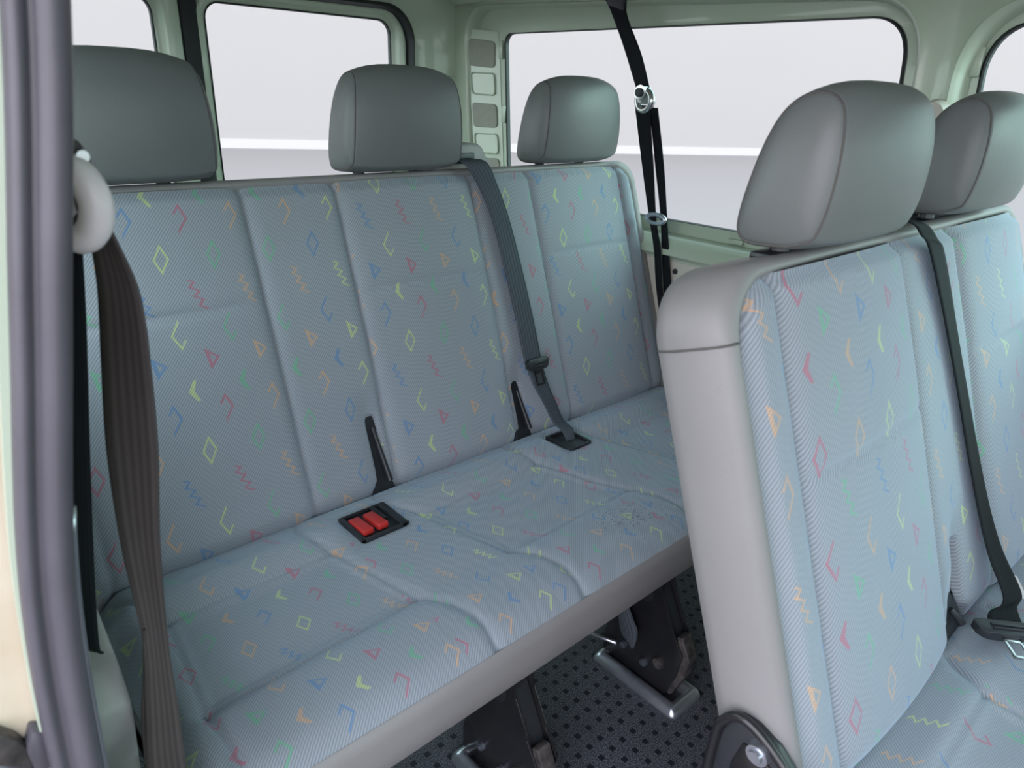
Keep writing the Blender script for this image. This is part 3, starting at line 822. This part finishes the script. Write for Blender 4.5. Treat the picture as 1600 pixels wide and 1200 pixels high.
# lower side panel and sill
bm = bmesh.new()
add_prism(bm, [(.785, .0), (.785, .838), (.772, .838), (.745, .826), (.730, .806), (.728, .792), (.740, .782), (.760, .779), (.760, 0)], 1, -2.0, 1.0)
struct(from_bm('trim_1', bm, M['paint'], None, True, 30))
bm = bmesh.new(); add_box(bm, (.752, -.30, .60), (.018, 1.4, .354), .004)
sp = struct(from_bm('trim_2', bm, M['cream_trim']))
bm = bmesh.new(); add_cyl(bm, (.744, .030, .752), (.739, .030, .752), .008, .006, 16); from_bm('screw', bm, M['black'], sp)
# pads in the recess of the rear pillar, on a panel that slopes from the skin to the flange
pv = [(.755, .908, 1.335), (.755, .845, .80), (.7835, .735, .80), (.7835, .790, 1.325)]
def on_pillar(pts, off):
    p0, p1, p2 = Vector(pv[0]), Vector(pv[1]), Vector(pv[3]); nn = (p1-p0).cross(p2-p0).normalized()
    if nn.x > 0: nn = -nn
    out = []
    for (y, z) in pts:
        k = nn.dot(p0); x = (k-nn.y*y-nn.z*z)/nn.x; out.append(Vector((x, y, z))+nn*off)
    return out
lp = [(p[1], p[2]) for p in pv]
vs, fs = loft([[tuple(q) for q in on_pillar(lp, -.004)], [tuple(q) for q in on_pillar(lp, 0)]])
mesh('pillar_panel', vs, fs, M['paint'], w1, smooth=False)
for (poly, mt_) in (([(.900, 1.308), (.800, 1.298), (.797, 1.224), (.893, 1.231)], 'pad'), ([(.890, 1.214), (.796, 1.212), (.790, 1.145), (.880, 1.147)], 'paint'),
                    ([(.879, 1.125), (.784, 1.122), (.777, 1.054), (.869, 1.052)], 'pad'), ([(.867, 1.037), (.775, 1.037), (.767, .975), (.858, .972)], 'paint'), ([(.857, .960), (.766, .963), (.757, .90), (.848, .90)], 'pad')):
    lp = rquad(poly, .014, 5); A_ = np.array(lp); c0 = A_.mean(0)
    def sh(k): return [tuple(p) for p in c0+(A_-c0)*k]
    if mt_ == 'pad': secs = [on_pillar(sh(1), -.001), on_pillar(sh(1), .003), on_pillar(sh(.97), .0045)]
    else: secs = [on_pillar(sh(1), -.001), on_pillar(sh(.98), .006), on_pillar(sh(.93), .0065), on_pillar(sh(.86), .0015)]
    vs, fs = loft([[tuple(q) for q in sc_] for sc_ in secs])
    mesh('pillar_pad' if mt_ == 'pad' else 'pressed_panel', vs, fs, M[mt_], w1, sharp=40)
# clips at the window flange
for (y, z, par) in ((.772, 1.275, w1), (.752, 1.095, w1), (-.436, 1.20, w1), (-.105, .846, w1), (-.520, 1.235, w2)):
    bm = bmesh.new(); add_box(bm, (XF-.006, y, z), (.008, .016 if z > .9 else .04, .05 if z > .9 else .012), .003); from_bm('trim_clip', bm, M['paint'], par)

# rear wall with barn doors
def xz(loop, y): return [(p[0], y, p[1]) for p in loop]
op = rrect(-.69, .612, .02, 1.385, (.02, .02, .10, .10), 10); ou = rrect(-.74, .80, -.02, 1.45, .001, 10)
fr_ = struct(ringwall('wall_back', [xz(ou, 1.04), xz(ou, .955), xz(rrect(-.66, .70, .0, 1.41, (.02, .02, .14, .14), 10), .962), xz(rrect(-.67, .64, .0, 1.395, (.02, .02, .12, .12), 10), .985), xz(op, .992), xz(op, 1.04)], M['paint']))
g = ringwall('weatherstrip', [xz(rrect(-.692, .616, .0, 1.388, (.02, .02, .10, .10), 10), .988), xz(rrect(-.685, .606, .0, 1.378, (.02, .02, .10, .10), 10), .978), xz(rrect(-.675, .594, .0, 1.37, (.02, .02, .09, .09), 10), .995), xz(rrect(-.675, .594, .0, 1.37, (.02, .02, .09, .09), 10), 1.03)], M['gasket'], fr_)
tube('sheet_seam', [(.622, .978, 1.19), (.70, .962, 1.195), (.76, .953, 1.20)], .0022, M['paint'], fr_)
def barn_door(name, a, b, rad, wrad, win):
    ou_ = rrect(a, b, .03, 1.372, rad, 10); wn = rrect(*win, wrad, 10)
    gr = lambda k: rrect(win[0]-k, win[1]+k, win[2]-k, win[3]+k, tuple(q+k for q in wrad), 10)
    D_ = struct(ringwall(name, [xz(ou_, 1.045), xz(ou_, 1.002), xz(rrect(a+.006, b-.006, .036, 1.366, rad, 10), .998), xz(gr(.028), .998), xz(gr(.020), 1.004), xz(gr(.012), 1.016), xz(gr(.004), 1.018), xz(wn, 1.022)], M['paint']))
    g_ = ringwall('gasket', [xz(gr(.002), 1.018), xz(gr(0), 1.017), xz(gr(-.002), 1.019), xz(gr(-.002), 1.03)], M['gasket'], D_)
    bm = bmesh.new(); bm.faces.new([bm.verts.new((p[0], 1.027, p[1])) for p in wn]); return D_, bm
D1, bmg = barn_door('door_1', -.024, .592, (.01, .01, .09, .02), (.03, .03, .04, .04), (-.002, .547, .78, 1.344)); struct(from_bm('window_3', bmg, M['glass'], None, False))
D2, bmg = barn_door('door_2', -.672, -.070, (.01, .01, .02, .09), (.03, .03, .04, .04), (-.62, -.129, .78, 1.344)); struct(from_bm('window_4', bmg, M['glass'], None, False))
bm = bmesh.new(); add_box(bm, (-.047, 1.022, .70), (.040, .05, 1.34), .004); struct(from_bm('trim_3', bm, M['gasket']))

# roof with cross bows
bm = bmesh.new(); add_box(bm, (.045, -.5, 1.47), (1.62, 3.1, .03)); rf = struct(from_bm('ceiling', bm, M['paint'], None, False))
for y in (.55, -.35, -1.2):
    bm = bmesh.new(); add_box(bm, (.045, y, 1.448), (1.45, .10, .025), .008); from_bm('roof_bow', bm, M['paint'], rf)
bm = bmesh.new()
add_prism(bm, [(.735, 1.40), (.742, 1.46), (.60, 1.46), (.63, 1.448), (.69, 1.43)], 1, -2.0, .96, 0)
struct(from_bm('trim_4', bm, M['paint'], None, True, 60))
# near side rear quarter: lower panel, window band, roof edge
NL = -.705
o_ = rquad([(1.0, .0), (-.49, .0), (-.49, 1.44), (1.0, 1.44)], .001, 10); w_ = rrect(-.30, .80, .80, 1.30, .05, 10)
# near side loop runs the same way round
w_q = rquad([(.80, .82), (-.28, .82), (-.28, 1.30), (.80, 1.30)], .05, 10)
qw = struct(ringwall('wall_left', [yz(o_, NL-.03), yz(o_, NL), yz(w_q, NL-.002), yz(w_q, NL-.03)], M['paint']))
bm = bmesh.new(); bm.faces.new([bm.verts.new((NL-.02, p[0], p[1])) for p in w_q]); struct(from_bm('window_5', bm, M['glass'], None, False))
# unseen front end and near-side front door, added to block light from ahead
fo = rrect(-.74, .80, .0, 1.45, .001, 10); fw = rrect(-.66, .72, .93, 1.36, .08, 10)
struct(ringwall('light_block_front', [xz(fo, -2.06), xz(fo, -2.02), xz(fw, -2.02), xz(fw, -2.06)], M['plastic']))
bm = bmesh.new(); bm.faces.new([bm.verts.new((p[0], -2.05, p[1])) for p in fw]); struct(from_bm('window_6', bm, M['glass'], None, False))
o_ = rquad([(-1.56, .0), (-2.05, .0), (-2.05, 1.44), (-1.56, 1.44)], .001, 10)
w_f = rquad([(-1.64, .88), (-2.0, .88), (-2.0, 1.32), (-1.64, 1.32)], .04, 10)
struct(ringwall('light_block_left', [yz(o_, NL-.03), yz(o_, NL), yz(w_f, NL-.002), yz(w_f, NL-.03)], M['paint']))
bm = bmesh.new(); bm.faces.new([bm.verts.new((NL-.02, p[0], p[1])) for p in w_f]); struct(from_bm('window_7', bm, M['glass'], None, False))
# wheel arch trim beside the bench
bm = bmesh.new()
add_prism(bm, [(.30, .0), (.30, .60), (-.20, .69), (-.31, .67), (-.372, .642), (-.397, .612), (-.385, .565), (-.356, .506), (-.335, .46), (-.315, .36), (-.30, .0)], 0, -.70, -.664, .006, 3)
struct(from_bm('trim_5', bm, M['plastic'], None, True, 40))

# door pillar with jamb, seal, latch
zc = [(1.45, -.626), (1.35, -.632), (1.194, -.6475), (1.022, -.678), (.85, -.7075), (.69, -.7195), (.50, -.7235), (.0, -.7235)]
ctr = bez([(x, -.52, z) for z, x in zc], 8)
n_ = len(ctr)
vs, fs = [], []
jl = []
for (x, y, z) in ctr:
    jl.append([(x+.006, -.49, z), (x+.006, -.42, z), (x-.03, -.40, z), (-.88, -.40, z), (-.88, -.485, z), (-.80, -.498, z), (x-.03, -.500, z), (x-.016, -.503, z)])
vs, fs = loft(jl); struct(mesh('trim_6', vs, fs, M['cream'], None, sharp=40))
jl = [[(x-.012, -.505, z), (x-.012, -.514, z), (x-.0185-.006*min(1, max(0, (z-.80)/.3)), -.514, z), (x-.0185-.006*min(1, max(0, (z-.80)/.3)), -.505, z)] for (x, y, z) in ctr]
vs, fs = loft(jl); struct(mesh('trim_7', vs, fs, M['paint'], None, sharp=40))
prof = []
for a in np.linspace(math.radians(200), math.radians(-20), 12): prof.append((-.0085+.0085*math.cos(a), -.010-.0125*abs(math.sin(a))*np.sign(math.sin(a))))
seal_pf = [(-.017, .004), (-.0173, -.006), (-.0160, -.012), (-.0130, -.0150), (-.0095, -.0145), (-.0070, -.0110), (-.0055, -.0105), (-.0035, -.0130), (.0, -.0165), (.0045, -.0182), (.0090, -.0170), (.0125, -.0135), (.0143, -.008), (.0145, .004)]
jl = [[(x+p[0], -.512+p[1], z) for p in seal_pf] for (x, y, z) in ctr]
vs, fs = loft(jl); sl_ = struct(mesh('trim_8', vs, fs, M['seal'], None, sharp=80))
tube('chrome_edge', [(x+.0165, -.506, z) for (x, y, z) in ctr if z < .9], .0022, M['alu'], sl_)

# latch striker on the jamb
LT = thing('door_latch', 'worn steel latch striker on the sunlit cream door jamb at the lower left', 'latch', (-.75, -.50, .70))
bm = bmesh.new(); add_prism(bm, [(-.785, .68), (-.748, .685), (-.742, .712), (-.748, .730), (-.758, .745), (-.785, .748)], 1, -.512, -.498, .003); from_bm('plate', bm, M['worn'], LT)
tube('striker_bar', [(-.774, -.512, .738), (-.770, -.530, .738), (-.752, -.532, .722), (-.752, -.532, .70), (-.756, -.512, .69)], .0035, M['alu'], LT)
bm = bmesh.new(); add_prism(bm, [(-.744, .690), (-.734, .70), (-.733, .730), (-.740, .736), (-.746, .72)], 1, -.516, -.499, .003)
tag(from_bm('rubber_buffer', bm, M['seal']), 'small grey rubber buffer on the cream jamb, right of the latch striker', 'buffer')

# ------------------------------------------------------------------ outside
g1, g2 = Vector((7.81, 18.756, -.5)), Vector((19.967, 12.753, -.5))
dirw = (g2-g1).normalized(); nrm = Vector((dirw.y, -dirw.x, 0))
if nrm.dot(Vector((-1, -1, 0))) < 0: nrm = -nrm
A, B = g1-dirw*30, g2+dirw*30
def wallbox(name, off0, off1, z0, z1, mat):
    bm = bmesh.new()
    q = [A+nrm*off0, B+nrm*off0, B+nrm*off1, A+nrm*off1]
    add_prism(bm, [(p.x, p.y) for p in q], 2, z0, z1); return struct(from_bm(name, bm, mat, None, False))
wallbox('wall_outside', -.3, 0, -.5, 14, M['wallout'])
wallbox('baseboard_outside', .002, .05, -.5, -.26, M['railout'])
bm = bmesh.new(); add_box(bm, (0, 0, -.52), (90, 90, .04)); struct(from_bm('ground', bm, M['groundout'], None, False))
